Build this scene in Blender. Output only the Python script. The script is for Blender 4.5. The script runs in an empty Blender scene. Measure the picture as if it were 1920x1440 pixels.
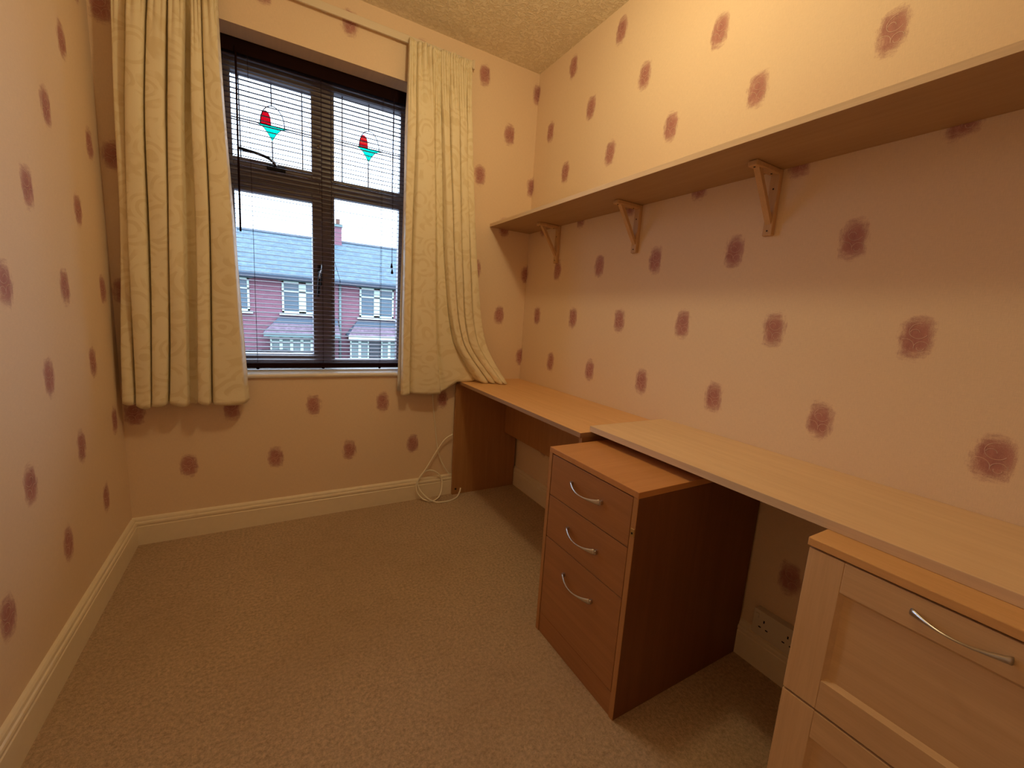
import bpy, bmesh, math, random
from mathutils import Vector, Matrix
random.seed(7)
sc = bpy.context.scene
PI = math.pi
# ------------------------------------------------------------------ camera, world, lights, exposure
cam_d = bpy.data.cameras.new('camera'); cam = bpy.data.objects.new('camera', cam_d)
sc.collection.objects.link(cam); sc.camera = cam
cam_d.sensor_fit = 'HORIZONTAL'; cam_d.sensor_width = 36.0
cam_d.lens = 782.4 / 1920 * 36.0
cam_d.clip_start = 0.02; cam_d.clip_end = 300
RT = Vector((0.8661772805, -0.4956304553, 0.0639325465))
UP = Vector((0.0254049149, 0.1714386722, 0.9848671849))
FW = Vector((0.4990906821, 0.8514453790, -0.1610877324))
M = Matrix((RT, UP, -FW)).transposed().to_4x4()
M.translation = Vector((0.5527, 0.0, 1.1215))
cam.matrix_world = M

wd = bpy.data.worlds.new('overcast_sky'); sc.world = wd; wd.use_nodes = True
bg = wd.node_tree.nodes['Background']
# overcast sky: horizon one third as bright as the zenith, L = Lz (1 + 2 sin elevation) / 3
_t = wd.node_tree; _g = _t.nodes.new('ShaderNodeTexCoord'); _s = _t.nodes.new('ShaderNodeSeparateXYZ'); _t.links.new(_g.outputs['Generated'], _s.inputs[0])
_c = _t.nodes.new('ShaderNodeMath'); _c.operation = 'MAXIMUM'; _t.links.new(_s.outputs[2], _c.inputs[0]); _c.inputs[1].default_value = 0.0
_k = _t.nodes.new('ShaderNodeMath'); _k.operation = 'MULTIPLY_ADD'; _t.links.new(_c.outputs[0], _k.inputs[0]); _k.inputs[1].default_value = 8.0; _k.inputs[2].default_value = 4.0
_t.links.new(_k.outputs[0], bg.inputs[1]); bg.inputs[0].default_value = (0.74, 0.88, 1.12, 1)
sc.view_settings.view_transform = 'Standard'; sc.view_settings.look = 'None'
sc.view_settings.exposure = -0.04; sc.view_settings.gamma = 1.0
sc.view_settings.use_curve_mapping = False
sc.cycles.max_bounces = 10; sc.cycles.diffuse_bounces = 6; sc.cycles.transparent_max_bounces = 24
sc.cycles.sample_clamp_indirect = 4.0

def light(name, kind, loc, color, power, **kw):
    d = bpy.data.lights.new(name, kind); o = bpy.data.objects.new(name, d)
    o.location = loc; d.color = color; d.energy = power
    for k, v in kw.items(): setattr(d, k, v)
    sc.collection.objects.link(o); return o
LAMP = (1.20, 1.06, 2.34)
light('ceiling_bulb_light', 'POINT', LAMP, (1.0, 0.78, 0.41), 16.0, shadow_soft_size=0.06)
# daylight of the sky coming through the window opening (sampling portal only, it adds no light of its own)
pl = light('window_portal', 'AREA', (0.805, 2.60, 1.51), (1, 1, 1), 1.0, shape='RECTANGLE', size=0.92, size_y=1.5)
pl.rotation_euler = (-PI/2, 0, 0); pl.data.cycles.is_portal = True

W, D, H, YN = 1.964, 2.316, 2.527, -0.80     # room: x 0..W, y YN..D, z 0..H

# ------------------------------------------------------------------ helpers
COL = sc.collection
def tag(o, label=None, cat=None, group=None, kind=None):
    if label: o['label'] = label
    if cat: o['category'] = cat
    if group: o['group'] = group
    if kind: o['kind'] = kind
    return o
def empty(name, loc=(0, 0, 0)):
    o = bpy.data.objects.new(name, None); o.location = loc; COL.objects.link(o); return o
def link(name, me, mat, parent=None, smooth=False):
    o = bpy.data.objects.new(name, me); COL.objects.link(o)
    if mat:
        for m in (mat if isinstance(mat, (list, tuple)) else [mat]): me.materials.append(m)
    if smooth:
        for p in me.polygons: p.use_smooth = True
    if parent:
        o.parent = parent
        o.matrix_parent_inverse = Matrix.Translation(-Vector(parent.location)) if parent.parent is None else Matrix.Identity(4)
        if parent.parent is not None:
            o.matrix_parent_inverse = PWM(parent).inverted()
    return o
def PWM(o):
    m = Matrix.Translation(o.location)
    if o.parent: m = PWM(o.parent) @ o.matrix_parent_inverse @ m
    return m
def obj(name, bm, mat, parent=None, smooth=False):
    me = bpy.data.meshes.new(name); bm.normal_update(); bm.to_mesh(me); bm.free()
    return link(name, me, mat, parent, smooth)
def add_box(bm, x0, x1, y0, y1, z0, z1, bev=0.0):
    vs = [bm.verts.new((x, y, z)) for x in (x0, x1) for y in (y0, y1) for z in (z0, z1)]
    fs = [(0, 1, 3, 2), (4, 6, 7, 5), (0, 4, 5, 1), (2, 3, 7, 6), (0, 2, 6, 4), (1, 5, 7, 3)]
    faces = [bm.faces.new([vs[i] for i in f]) for f in fs]
    if bev > 0:
        es = list({e for f in faces for e in f.edges})
        bmesh.ops.bevel(bm, geom=es, offset=bev, segments=2, profile=0.5, affect='EDGES', clamp_overlap=True)
def box(name, mat, parent, x0, x1, y0, y1, z0, z1, bev=0.0):
    bm = bmesh.new(); add_box(bm, x0, x1, y0, y1, z0, z1, bev); return obj(name, bm, mat, parent)
def add_prism(bm, pts, axis, a, b):
    """extrude a polygon given in the two other axes along axis between a and b"""
    def mk(p, t):
        if axis == 'x': return (t, p[0], p[1])
        if axis == 'y': return (p[0], t, p[1])
        return (p[0], p[1], t)
    A = [bm.verts.new(mk(p, a)) for p in pts]; B = [bm.verts.new(mk(p, b)) for p in pts]
    n = len(pts); bm.faces.new(A); bm.faces.new(B[::-1])
    for i in range(n): bm.faces.new((A[i], B[i], B[(i+1) % n], A[(i+1) % n]))
    bmesh.ops.recalc_face_normals(bm, faces=bm.faces)
def catmull(pts, n):
    P = [Vector(p) for p in pts]; P = [2*P[0]-P[1]] + P + [2*P[-1]-P[-2]]; out = []
    for i in range(1, len(P)-2):
        for k in range(n):
            t = k/n; a, b, c, d = P[i-1], P[i], P[i+1], P[i+2]
            out.append(0.5*((2*b)+(c-a)*t+(2*a-5*b+4*c-d)*t*t+(3*b-a-3*c+d)*t**3))
    out.append(P[-2]); return out
def add_tube(bm, path, rad, seg=8, flat=None, upv=(0, 0, 1)):
    """sweep an (elliptical) section along the path; rad, flat: value or function of t giving half sizes"""
    rings = []; n = len(path)
    for i, p in enumerate(path):
        d = (path[min(i+1, n-1)] - path[max(i-1, 0)]).normalized()
        u = Vector(upv); s = d.cross(u)
        if s.length < 1e-4: s = d.cross(Vector((1, 0, 0)))
        s.normalize(); v = s.cross(d).normalized(); t = i/(n-1)
        r = rad(t) if callable(rad) else rad
        f = r if flat is None else (flat(t) if callable(flat) else flat)
        rings.append([bm.verts.new(p + s*(math.cos(2*PI*k/seg)*f) + v*(math.sin(2*PI*k/seg)*r)) for k in range(seg)])
    for i in range(n-1):
        for k in range(seg):
            bm.faces.new((rings[i][k], rings[i][(k+1) % seg], rings[i+1][(k+1) % seg], rings[i+1][k]))
    bm.faces.new(rings[0][::-1]); bm.faces.new(rings[-1])
    bmesh.ops.recalc_face_normals(bm, faces=bm.faces)
def add_disc_lathe(bm, prof, axis, c, seg=16):
    """prof: list of (r, h); axis direction 'x','y','z'"""
    rings = []
    for r, h in prof:
        ring = []
        for k in range(seg):
            a, b = math.cos(2*PI*k/seg)*r, math.sin(2*PI*k/seg)*r
            q = {'x': (h, a, b), 'y': (a, h, b), 'z': (a, b, h)}[axis]
            ring.append(bm.verts.new((c[0]+q[0], c[1]+q[1], c[2]+q[2])))
        rings.append(ring)
    for i in range(len(rings)-1):
        for k in range(seg): bm.faces.new((rings[i][k], rings[i][(k+1) % seg], rings[i+1][(k+1) % seg], rings[i+1][k]))
    bm.faces.new(rings[0][::-1]); bm.faces.new(rings[-1])
    bmesh.ops.recalc_face_normals(bm, faces=bm.faces)

# ------------------------------------------------------------------ materials
class N:
    """tiny node-building helper"""
    def __init__(s, name, rough=0.6, spec=0.3, metal=0.0):
        s.m = bpy.data.materials.new(name); s.m.use_nodes = True; s.t = s.m.node_tree
        s.b = s.t.nodes['Principled BSDF']
        s.b.inputs['Roughness'].default_value = rough; s.b.inputs['Metallic'].default_value = metal
        s.b.inputs['Specular IOR Level'].default_value = spec
    def node(s, ty, **kw):
        n = s.t.nodes.new(ty)
        for k, v in kw.items(): setattr(n, k, v)
        return n
    def put(s, sock, v):
        if isinstance(v, bpy.types.NodeSocket): s.t.links.new(v, sock)
        elif v is not None:
            if sock.type == 'RGBA' and len(v) == 3: v = (*v, 1)
            sock.default_value = v
    def math(s, op, a, b=None, c=None):
        n = s.node('ShaderNodeMath', operation=op)
        for i, v in enumerate((a, b, c)):
            if v is not None: s.put(n.inputs[i], v)
        return n.outputs[0]
    def mix(s, f, a, b, blend='MIX'):
        n = s.node('ShaderNodeMix', data_type='RGBA', blend_type=blend)
        s.put(n.inputs[0], f); s.put(n.inputs[6], a); s.put(n.inputs[7], b); return n.outputs[2]
    def pos(s): return s.node('ShaderNodeNewGeometry').outputs['Position']
    def sep(s, v):
        n = s.node('ShaderNodeSeparateXYZ'); s.put(n.inputs[0], v); return n.outputs
    def comb(s, x, y, z):
        n = s.node('ShaderNodeCombineXYZ')
        for i, v in enumerate((x, y, z)): s.put(n.inputs[i], v)
        return n.outputs[0]
    def mapv(s, v, scale=(1, 1, 1), loc=(0, 0, 0), rot=(0, 0, 0)):
        n = s.node('ShaderNodeMapping'); s.put(n.inputs[0], v)
        n.inputs['Scale'].default_value = scale; n.inputs['Location'].default_value = loc; n.inputs['Rotation'].default_value = rot
        return n.outputs[0]
    def noise(s, v, scale=5, detail=3, rough=0.5, dist=0.0, col=False):
        n = s.node('ShaderNodeTexNoise'); s.put(n.inputs['Vector'], v)
        n.inputs['Scale'].default_value = scale; n.inputs['Detail'].default_value = detail
        n.inputs['Roughness'].default_value = rough; n.inputs['Distortion'].default_value = dist
        return n.outputs[1] if col else n.outputs[0]
    def smooth(s, v, a, b, lo=0.0, hi=1.0):
        n = s.node('ShaderNodeMapRange', interpolation_type='SMOOTHSTEP'); s.put(n.inputs[0], v)
        for i, q in enumerate((a, b, lo, hi)): n.inputs[i+1].default_value = q
        return n.outputs[0]
    def lin(s, v, a, b, lo=0.0, hi=1.0):
        n = s.node('ShaderNodeMapRange'); s.put(n.inputs[0], v)
        for i, q in enumerate((a, b, lo, hi)): n.inputs[i+1].default_value = q
        return n.outputs[0]
    def bump(s, h, strength=0.3, dist=0.001, prev=None):
        n = s.node('ShaderNodeBump'); s.put(n.inputs['Height'], h)
        n.inputs['Strength'].default_value = strength; n.inputs['Distance'].default_value = dist
        if prev is not None: s.put(n.inputs['Normal'], prev)
        return n.outputs[0]
    def out(s, col=None, bump=None, rough=None):
        if col is not None: s.put(s.b.inputs['Base Color'], col)
        if bump is not None: s.put(s.b.inputs['Normal'], bump)
        if rough is not None: s.put(s.b.inputs['Roughness'], rough)
        return s.m

def plain(name, col, rough=0.5, spec=0.4, metal=0.0, var=0.06, bump=0.0, bscale=200):
    n = N(name, rough, spec, metal); g = n.pos()
    f = n.noise(g, 30, 4)
    dark = tuple(c*(1-var) for c in col); lite = tuple(min(1, c*(1+var)) for c in col)
    c = n.mix(f, dark, lite)
    b = n.bump(n.noise(g, bscale, 3), bump, 0.001) if bump else None
    return n.out(c, b)

def wallpaper(name, axis, u0, zoff=0.872, base=(0.84, 0.67, 0.50)):
    n = N(name, 0.62, 0.25); g = n.pos(); x, y, z = n.sep(g)
    u = x if axis == 'x' else y
    P, Q = 0.3495, 0.5175
    uz = n.comb(u, z, 0)
    # woven ground of the paper
    hz = n.noise(n.mapv(uz, (60, 900, 1)), 1.0, 2, 0.6)
    vt = n.noise(n.mapv(uz, (900, 60, 1)), 1.0, 2, 0.6)
    weave = n.math('ADD', hz, vt)
    blot = n.noise(uz, 3.0, 3)
    c = n.mix(n.lin(weave, 0.7, 1.3), tuple(v*0.93 for v in base), tuple(min(1, v*1.06) for v in base))
    c = n.mix(n.lin(blot, 0.3, 0.7, 0.0, 0.35), c, tuple(v*k for v, k in zip(base, (0.97, 0.92, 0.88))))
    # plum blotches on a staggered lattice
    streak = n.noise(n.mapv(uz, (70, 22, 1)), 1.0, 3, 0.7)
    streak2 = n.noise(n.mapv(uz, (24, 60, 1), (3.1, 7.7, 0)), 1.0, 3, 0.7)
    fine = n.noise(n.mapv(uz, (500, 500, 1)), 1.0, 2, 0.6)
    du0 = n.math('MULTIPLY', n.math('SUBTRACT', streak, 0.5), 0.040)
    dz0 = n.math('MULTIPLY', n.math('SUBTRACT', streak2, 0.5), 0.050)
    def cell(v, o, p):
        a = n.math('DIVIDE', n.math('SUBTRACT', v, o), p)
        f = n.math('SUBTRACT', n.math('FRACT', n.math('ADD', a, 0.5)), 0.5)
        return n.math('MULTIPLY', f, p)
    masks = []; off = []
    for k in (0, 1):
        du = cell(u, u0 + k*P/2, P); dz = cell(z, zoff + k*Q/2, Q)
        off.append((du, dz))
        a = n.math('POWER', n.math('DIVIDE', n.math('ABSOLUTE', n.math('ADD', du, du0)), 0.0285), 2.7)
        b = n.math('POWER', n.math('DIVIDE', n.math('ABSOLUTE', n.math('ADD', dz, dz0)), 0.0455), 2.7)
        masks.append(n.smooth(n.math('ADD', n.math('ADD', a, b), n.lin(fine, 0.3, 0.7, -0.35, 0.35)), 2.3, -0.1))
    mask = n.math('MAXIMUM', masks[0], masks[1])
    mask = n.math('MULTIPLY', mask, n.math('GREATER_THAN', z, 0.20))
    sel = n.math('GREATER_THAN', masks[1], masks[0])
    du = n.math('ADD', n.math('MULTIPLY', off[1][0], sel), n.math('MULTIPLY', off[0][0], n.math('SUBTRACT', 1.0, sel)))
    dz = n.math('ADD', n.math('MULTIPLY', off[1][1], sel), n.math('MULTIPLY', off[0][1], n.math('SUBTRACT', 1.0, sel)))
    # embossed scrolls in each blotch
    lines = None
    for cx, cz, R, a0, a1 in ((-0.004, 0.018, 0.019, -2.6, 1.7), (0.004, 0.013, 0.009, 0.2, 3.0), (-0.013, -0.022, 0.014, -0.3, 3.0), (0.020, -0.022, 0.019, 1.2, 3.1), (-0.012, -0.024, 0.007, -3.1, 0.2)):
        ax = n.math('SUBTRACT', du, cx); az = n.math('SUBTRACT', dz, cz)
        r = n.math('SQRT', n.math('ADD', n.math('MULTIPLY', ax, ax), n.math('MULTIPLY', az, az)))
        l = n.smooth(n.math('ABSOLUTE', n.math('SUBTRACT', r, R)), 0.0014, 0.0004)
        th = n.math('ARCTAN2', az, ax)
        w = n.math('MULTIPLY', n.math('GREATER_THAN', th, a0), n.math('LESS_THAN', th, a1))
        l = n.math('MULTIPLY', l, w)
        lines = l if lines is None else n.math('MAXIMUM', lines, l)
    near = n.math('MAXIMUM', mask, 0.0)
    lines = n.math('MULTIPLY', lines, n.smooth(near, 0.02, 0.3))
    plum = n.mix(n.lin(streak, 0.3, 0.7), (0.33, 0.10, 0.115), (0.46, 0.185, 0.18))
    c = n.mix(n.math('MULTIPLY', mask, 0.88), c, plum)
    c = n.mix(n.math('MULTIPLY', lines, 0.5), c, (0.86, 0.62, 0.52))  # gloss highlight on the embossed scrolls put into the colour
    b = n.bump(weave, 0.22, 0.0008)
    b = n.bump(lines, 0.7, 0.002, b)
    b = n.bump(n.noise(g, 2.2, 2), 0.25, 0.02, b)
    return n.out(c, b, n.lin(lines, 0, 1, 0.6, 0.3))

def wood(name, a, b, axis='y', rough=0.42, grain=1.0, spec=0.4, knots=False):
    n = N(name, rough, spec); g = n.pos()
    st = {'x': (1.2, 26, 26), 'y': (26, 1.2, 26), 'z': (26, 26, 1.2)}[axis]
    f = n.noise(n.mapv(g, st), 1.6*grain, 5, 0.62, 0.6)
    fine = n.noise(n.mapv(g, tuple(v*9 for v in st)), 1.2, 3, 0.6)
    c = n.mix(n.lin(f, 0.32, 0.68), a, b)
    c = n.mix(n.lin(fine, 0.35, 0.7, 0, 0.30), c, tuple(v*0.82 for v in a))
    c = n.mix(n.lin(n.noise(g, 2.5, 3), 0.35, 0.65, 0, 0.25), c, tuple(v*0.86 for v in a))
    if knots:
        v = n.node('ShaderNodeTexVoronoi'); n.put(v.inputs['Vector'], n.mapv(g, (9, 9, 9))); v.inputs['Scale'].default_value = 1.0
        c = n.mix(n.smooth(v.outputs['Distance'], 0.055, 0.02, 0, 0.6), c, tuple(q*0.35 for q in a))
    return n.out(c, n.bump(fine, 0.08, 0.0006))

M_wall_far = wallpaper('wallpaper_far', 'x', 0.2125, 0.862)
M_wall_right = wallpaper('wallpaper_right', 'y', 0.2365)
M_wall_left = wallpaper('wallpaper_left', 'y', 2.033 - 0.3495*6, 0.862)
M_wall_near = wallpaper('wallpaper_near', 'x', 0.1)

def m_ceiling():
    n = N('textured_ceiling_plaster', 0.85, 0.15); g = n.pos()
    f = n.noise(g, 58, 3, 0.55, 0.8)
    k = n.smooth(f, 0.40, 0.60)
    c = n.mix(k, (0.84, 0.75, 0.58), (0.94, 0.86, 0.70))  # shade in the stipple crevices put into the colour
    return n.out(c, n.bump(k, 0.65, 0.005, n.bump(n.noise(g, 130, 2), 0.3, 0.002)))
M_ceil = m_ceiling()
def m_carpet():
    n = N('tan_pile_carpet', 0.95, 0.05); g = n.pos()
    a = n.noise(g, 95, 4, 0.75); b = n.noise(g, 260, 3, 0.7); d = n.noise(g, 1.7, 3, 0.5); e = n.noise(g, 16, 3, 0.6)
    c = n.mix(n.lin(a, 0.36, 0.64), (0.42, 0.285, 0.175), (0.90, 0.67, 0.46))
    c = n.mix(n.lin(b, 0.3, 0.7, 0, 0.5), c, (0.60, 0.43, 0.28))
    c = n.mix(n.smooth(d, 0.36, 0.66, 0, 0.35), c, (0.47, 0.30, 0.165))
    c = n.mix(n.lin(e, 0.35, 0.65, 0, 0.25), c, (0.76, 0.56, 0.38))
    h = n.math('ADD', a, n.math('MULTIPLY', b, 0.5))
    n.b.inputs['Sheen Weight'].default_value = 0.15
    return n.out(c, n.bump(h, 1.0, 0.010, n.bump(e, 0.3, 0.02)))
M_carpet = m_carpet()
M_white = plain('cream_gloss_paint', (0.86, 0.76, 0.60), 0.35, 0.4, var=0.05, bump=0.05, bscale=60)
M_sill = plain('white_sill_gloss', (0.86, 0.82, 0.76), 0.3, 0.4)
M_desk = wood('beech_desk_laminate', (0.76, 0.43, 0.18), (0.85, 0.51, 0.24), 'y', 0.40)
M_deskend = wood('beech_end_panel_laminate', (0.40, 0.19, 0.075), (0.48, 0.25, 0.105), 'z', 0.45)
M_desk2 = wood('pale_maple_laminate', (0.80, 0.56, 0.33), (0.88, 0.64, 0.40), 'y', 0.42)
M_edge2 = wood('pale_edge_banding', (0.70, 0.53, 0.37), (0.80, 0.62, 0.45), 'y', 0.5)
M_edge1 = wood('desk_edge_banding', (0.38, 0.22, 0.12), (0.45, 0.27, 0.16), 'y', 0.5)
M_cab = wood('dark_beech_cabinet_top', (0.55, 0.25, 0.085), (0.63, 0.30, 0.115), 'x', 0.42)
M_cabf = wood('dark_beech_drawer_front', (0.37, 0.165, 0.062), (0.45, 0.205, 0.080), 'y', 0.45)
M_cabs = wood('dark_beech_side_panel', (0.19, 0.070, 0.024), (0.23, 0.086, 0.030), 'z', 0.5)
M_cabe = wood('beech_front_edge_strip', (0.46, 0.22, 0.08), (0.52, 0.26, 0.10), 'z', 0.45)
M_maple = wood('maple_cabinet_wood', (0.66, 0.44, 0.245), (0.76, 0.53, 0.31), 'y', 0.42)
M_maplev = wood('maple_stile_wood', (0.66, 0.44, 0.245), (0.76, 0.53, 0.31), 'z', 0.42)
M_mapletop = wood('maple_cabinet_top_board', (0.68, 0.38, 0.15), (0.76, 0.45, 0.20), 'y', 0.4, knots=True)
M_shelf = wood('shelf_laminate', (0.42, 0.27, 0.145), (0.48, 0.32, 0.18), 'y', 0.45)
M_brk = wood('pine_bracket_wood', (0.60, 0.38, 0.20), (0.68, 0.45, 0.25), 'z', 0.45)
M_chrome = plain('brushed_chrome', (0.62, 0.61, 0.60), 0.28, 0.5, 1.0, var=0.03)
M_brass = plain('worn_brass', (0.65, 0.50, 0.25), 0.35, 0.5, 1.0)
M_black = plain('black_gap', (0.012, 0.010, 0.008), 0.6, 0.2)
M_frame = plain('brown_window_frame', (0.23, 0.20, 0.215), 0.35, 0.5, var=0.1)
M_rubber = plain('glazing_gasket', (0.03, 0.03, 0.03), 0.6, 0.2)
M_lead = plain('lead_came', (0.045, 0.045, 0.07), 0.5, 0.4, 0.3)
M_slat = wood('dark_mahogany_slat', (0.060, 0.030, 0.030), (0.080, 0.040, 0.038), 'x', 0.5, spec=0.25)
M_rail = wood('dark_mahogany_rail', (0.014, 0.005, 0.005), (0.020, 0.007, 0.006), 'x', 0.85, spec=0.05)
M_cord = plain('dark_blind_cord', (0.035, 0.018, 0.025), 0.7, 0.2)
M_plastic = plain('white_plastic', (0.72, 0.66, 0.57), 0.35, 0.4, var=0.02)
M_cable = plain('white_cable_sheath', (0.92, 0.85, 0.72), 0.45, 0.4, var=0.03)
M_track = plain('white_curtain_track', (0.78, 0.68, 0.54), 0.4, 0.4, var=0.02)
M_lining = plain('white_curtain_lining', (0.74, 0.72, 0.70), 0.9, 0.05, var=0.04, bump=0.2, bscale=400)

def m_curtain():
    n = N('cream_damask_fabric', 0.62, 0.3)
    uv = n.node('ShaderNodeUVMap').outputs[0]
    g = n.pos()
    # scrolling damask figure: distorted rings and bands
    d = n.noise(uv, 5.0, 2, 0.5, col=True)
    v = n.node('ShaderNodeVectorMath', operation='MULTIPLY_ADD'); n.put(v.inputs[0], d); v.inputs[1].default_value = (0.10, 0.10, 0); n.put(v.inputs[2], uv)
    vo = n.node('ShaderNodeTexVoronoi'); n.put(vo.inputs['Vector'], v.outputs[0]); vo.inputs['Scale'].default_value = 9.5
    rings = n.math('SINE', n.math('MULTIPLY', vo.outputs['Distance'], 26.0))
    fig = n.smooth(rings, -0.1, 0.35)
    brk = n.smooth(n.noise(uv, 14, 2), 0.40, 0.56)
    fig = n.math('MULTIPLY', fig, brk)
    weave = n.noise(n.mapv(uv, (700, 250, 1)), 1.0, 2)
    c = n.mix(fig, (0.92, 0.83, 0.62), (0.83, 0.72, 0.49))
    c = n.mix(n.lin(weave, 0.3, 0.7, 0, 0.25), c, (0.82, 0.71, 0.50))
    b = n.bump(weave, 0.15, 0.0006, n.bump(n.noise(g, 14, 3), 0.25, 0.008))
    n.b.inputs['Sheen Weight'].default_value = 0.25
    # cloth lets a little daylight through
    tr = n.node('ShaderNodeBsdfTranslucent'); n.put(tr.inputs[0], (0.62, 0.52, 0.36))
    mx = n.node('ShaderNodeMixShader'); mx.inputs[0].default_value = 0.06
    n.out(c, b, n.lin(fig, 0, 1, 0.50, 0.75))
    n.t.links.new(n.b.outputs[0], mx.inputs[1]); n.t.links.new(tr.outputs[0], mx.inputs[2])
    o = n.t.nodes['Material Output']; n.t.links.new(mx.outputs[0], o.inputs[0])
    return n.m
M_curtain = m_curtain()

def m_glass(name, tint, gloss=0.05, ripple=0.0):
    n = N(name); t = n.t
    tr = n.node('ShaderNodeBsdfTransparent'); n.put(tr.inputs[0], tint)
    gl = n.node('ShaderNodeBsdfGlossy'); gl.inputs['Roughness'].default_value = 0.02
    if ripple: n.put(gl.inputs['Normal'], n.bump(n.noise(n.pos(), 60, 2), ripple, 0.003))
    mx = n.node('ShaderNodeMixShader'); mx.inputs[0].default_value = gloss
    t.links.new(tr.outputs[0], mx.inputs[1]); t.links.new(gl.outputs[0], mx.inputs[2])
    t.links.new(mx.outputs[0], t.nodes['Material Output'].inputs[0]); t.nodes.remove(n.b); return n.m
M_glass = m_glass('clear_glass', (0.95, 0.98, 0.99), 0.02)
M_redg = m_glass('ruby_stained_glass', (0.42, 0.016, 0.050), 0.02, 0.0)
M_teal = m_glass('turquoise_stained_glass', (0.0, 0.46, 0.37), 0.02, 0.0)

def m_brick():
    n = N('red_brick', 0.9, 0.1); g = n.pos(); x, y, z = n.sep(g)
    t = n.node('ShaderNodeTexBrick'); n.put(t.inputs['Vector'], n.comb(n.math('ADD', x, y), z, 0))
    t.inputs['Color1'].default_value = (0.20, 0.082, 0.105, 1); t.inputs['Color2'].default_value = (0.165, 0.066, 0.088, 1)
    t.inputs['Mortar'].default_value = (0.16, 0.105, 0.12, 1); t.inputs['Scale'].default_value = 1.0
    t.inputs['Brick Width'].default_value = 0.225; t.inputs['Row Height'].default_value = 0.075; t.inputs['Mortar Size'].default_value = 0.008
    return n.out(t.outputs[0], n.bump(t.outputs[1], -0.5, 0.01))
def m_tiles(name, a, b, w=0.28, h=0.19):
    n = N(name, 0.7, 0.2); g = n.pos(); x, y, z = n.sep(g)
    t = n.node('ShaderNodeTexBrick'); n.put(t.inputs['Vector'], n.comb(x, n.math('MULTIPLY', z, 1.15), 0))
    t.inputs['Color1'].default_value = (*a, 1); t.inputs['Color2'].default_value = (*b, 1)
    t.inputs['Mortar'].default_value = (*[v*0.72 for v in a], 1); t.inputs['Scale'].default_value = 1.0
    t.inputs['Brick Width'].default_value = w; t.inputs['Row Height'].default_value = h; t.inputs['Mortar Size'].default_value = 0.012
    c = n.mix(n.smooth(n.noise(g, 3.2, 4, 0.7), 0.42, 0.66, 0, 0.6), t.outputs[0], tuple(min(1, v*1.5) for v in b))
    return n.out(c, n.bump(t.outputs[1], -0.6, 0.02))
M_brick = m_brick()
M_slate = m_tiles('grey_slate_roof', (0.036, 0.064, 0.084), (0.050, 0.080, 0.102), 0.24, 0.13)
M_redtile = m_tiles('weathered_clay_tile', (0.092, 0.062, 0.08), (0.115, 0.08, 0.098), 0.2, 0.12)
M_leadroof = plain('lead_flashing', (0.044, 0.062, 0.082), 0.6, 0.3)
M_upvc = plain('white_upvc', (0.42, 0.52, 0.44), 0.4, 0.4, var=0.02)
M_stone = plain('pale_painted_lintel', (0.12, 0.17, 0.165), 0.8, 0.2)
M_gutter = plain('grey_fascia_board', (0.026, 0.035, 0.052), 0.6, 0.3)
M_farglass = plain('reflecting_house_glass', (0.045, 0.08, 0.105), 0.15, 0.6)
M_blind = plain('net_curtain', (0.14, 0.18, 0.175), 0.9, 0.1, var=0.25)
M_door = plain('dark_front_door', (0.025, 0.03, 0.035), 0.4, 0.4)
M_hedge = plain('dark_green_hedge_leaf', (0.018, 0.024, 0.028), 0.9, 0.1, var=0.5)
M_road = plain('asphalt_road', (0.09, 0.092, 0.095), 0.9, 0.1, var=0.2)
M_pot = plain('terracotta_pot', (0.10, 0.05, 0.035), 0.8, 0.2)
def m_emit(name, col, s):
    n = N(name); n.put(n.b.inputs['Emission Color'], col); n.b.inputs['Emission Strength'].default_value = s; return n.out(col)

# ------------------------------------------------------------------ the room
def struct(name, bm, mat, parent=None, label=None):
    o = obj(name, bm, mat, parent)
    if parent is None: o['kind'] = 'structure'
    if label: o['label'] = label; 
    return o
def st_tag(o, label, cat='wall'):
    o['label'] = label; o['category'] = cat; o['kind'] = 'structure'; return o

bm = bmesh.new(); add_box(bm, -0.15, W+0.15, YN-0.15, D+0.30, -0.12, 0.0)
st_tag(struct('floor', bm, M_carpet), 'tan wall to wall pile carpet covering the whole floor', 'carpet')
bm = bmesh.new(); add_box(bm, -0.15, W+0.15, YN-0.15, D+0.30, H, H+0.12)
st_tag(struct('ceiling', bm, M_ceil), 'cream stippled textured ceiling above the window corner', 'ceiling')
bm = bmesh.new(); add_box(bm, -0.15, 0.0, YN, D, 0, H)
st_tag(struct('wall_left', bm, M_wall_left), 'left wall in beige paper with plum blotches, bare of furniture')
bm = bmesh.new(); add_box(bm, W, W+0.15, YN, D, 0, H)
st_tag(struct('wall_right', bm, M_wall_right), 'long right wall in blotched beige paper behind shelf and desks')
bm = bmesh.new()
for a in ((-0.15, 0.10, 0, H), (0.90, W+0.15, 0, H), (0.10, 0.90, 2.02, H)): add_box(bm, a[0], a[1], YN-0.12, YN, a[2], a[3])
st_tag(struct('wall_near', bm, M_wall_near), 'papered wall around the door, behind the viewer')
OX0, OX1, OZ0, OZ1, WT = 0.340, 1.268, 0.748, 2.250, 0.30
bm = bmesh.new()
for a in ((-0.15, OX0, 0, H), (OX1, W+0.15, 0, H), (OX0, OX1, 0, OZ0), (OX0, OX1, OZ1, H)):
    add_box(bm, a[0], a[1], D, D+WT, a[2], a[3])
st_tag(struct('wall_far', bm, M_wall_far), 'short papered wall around the window opening')

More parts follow.
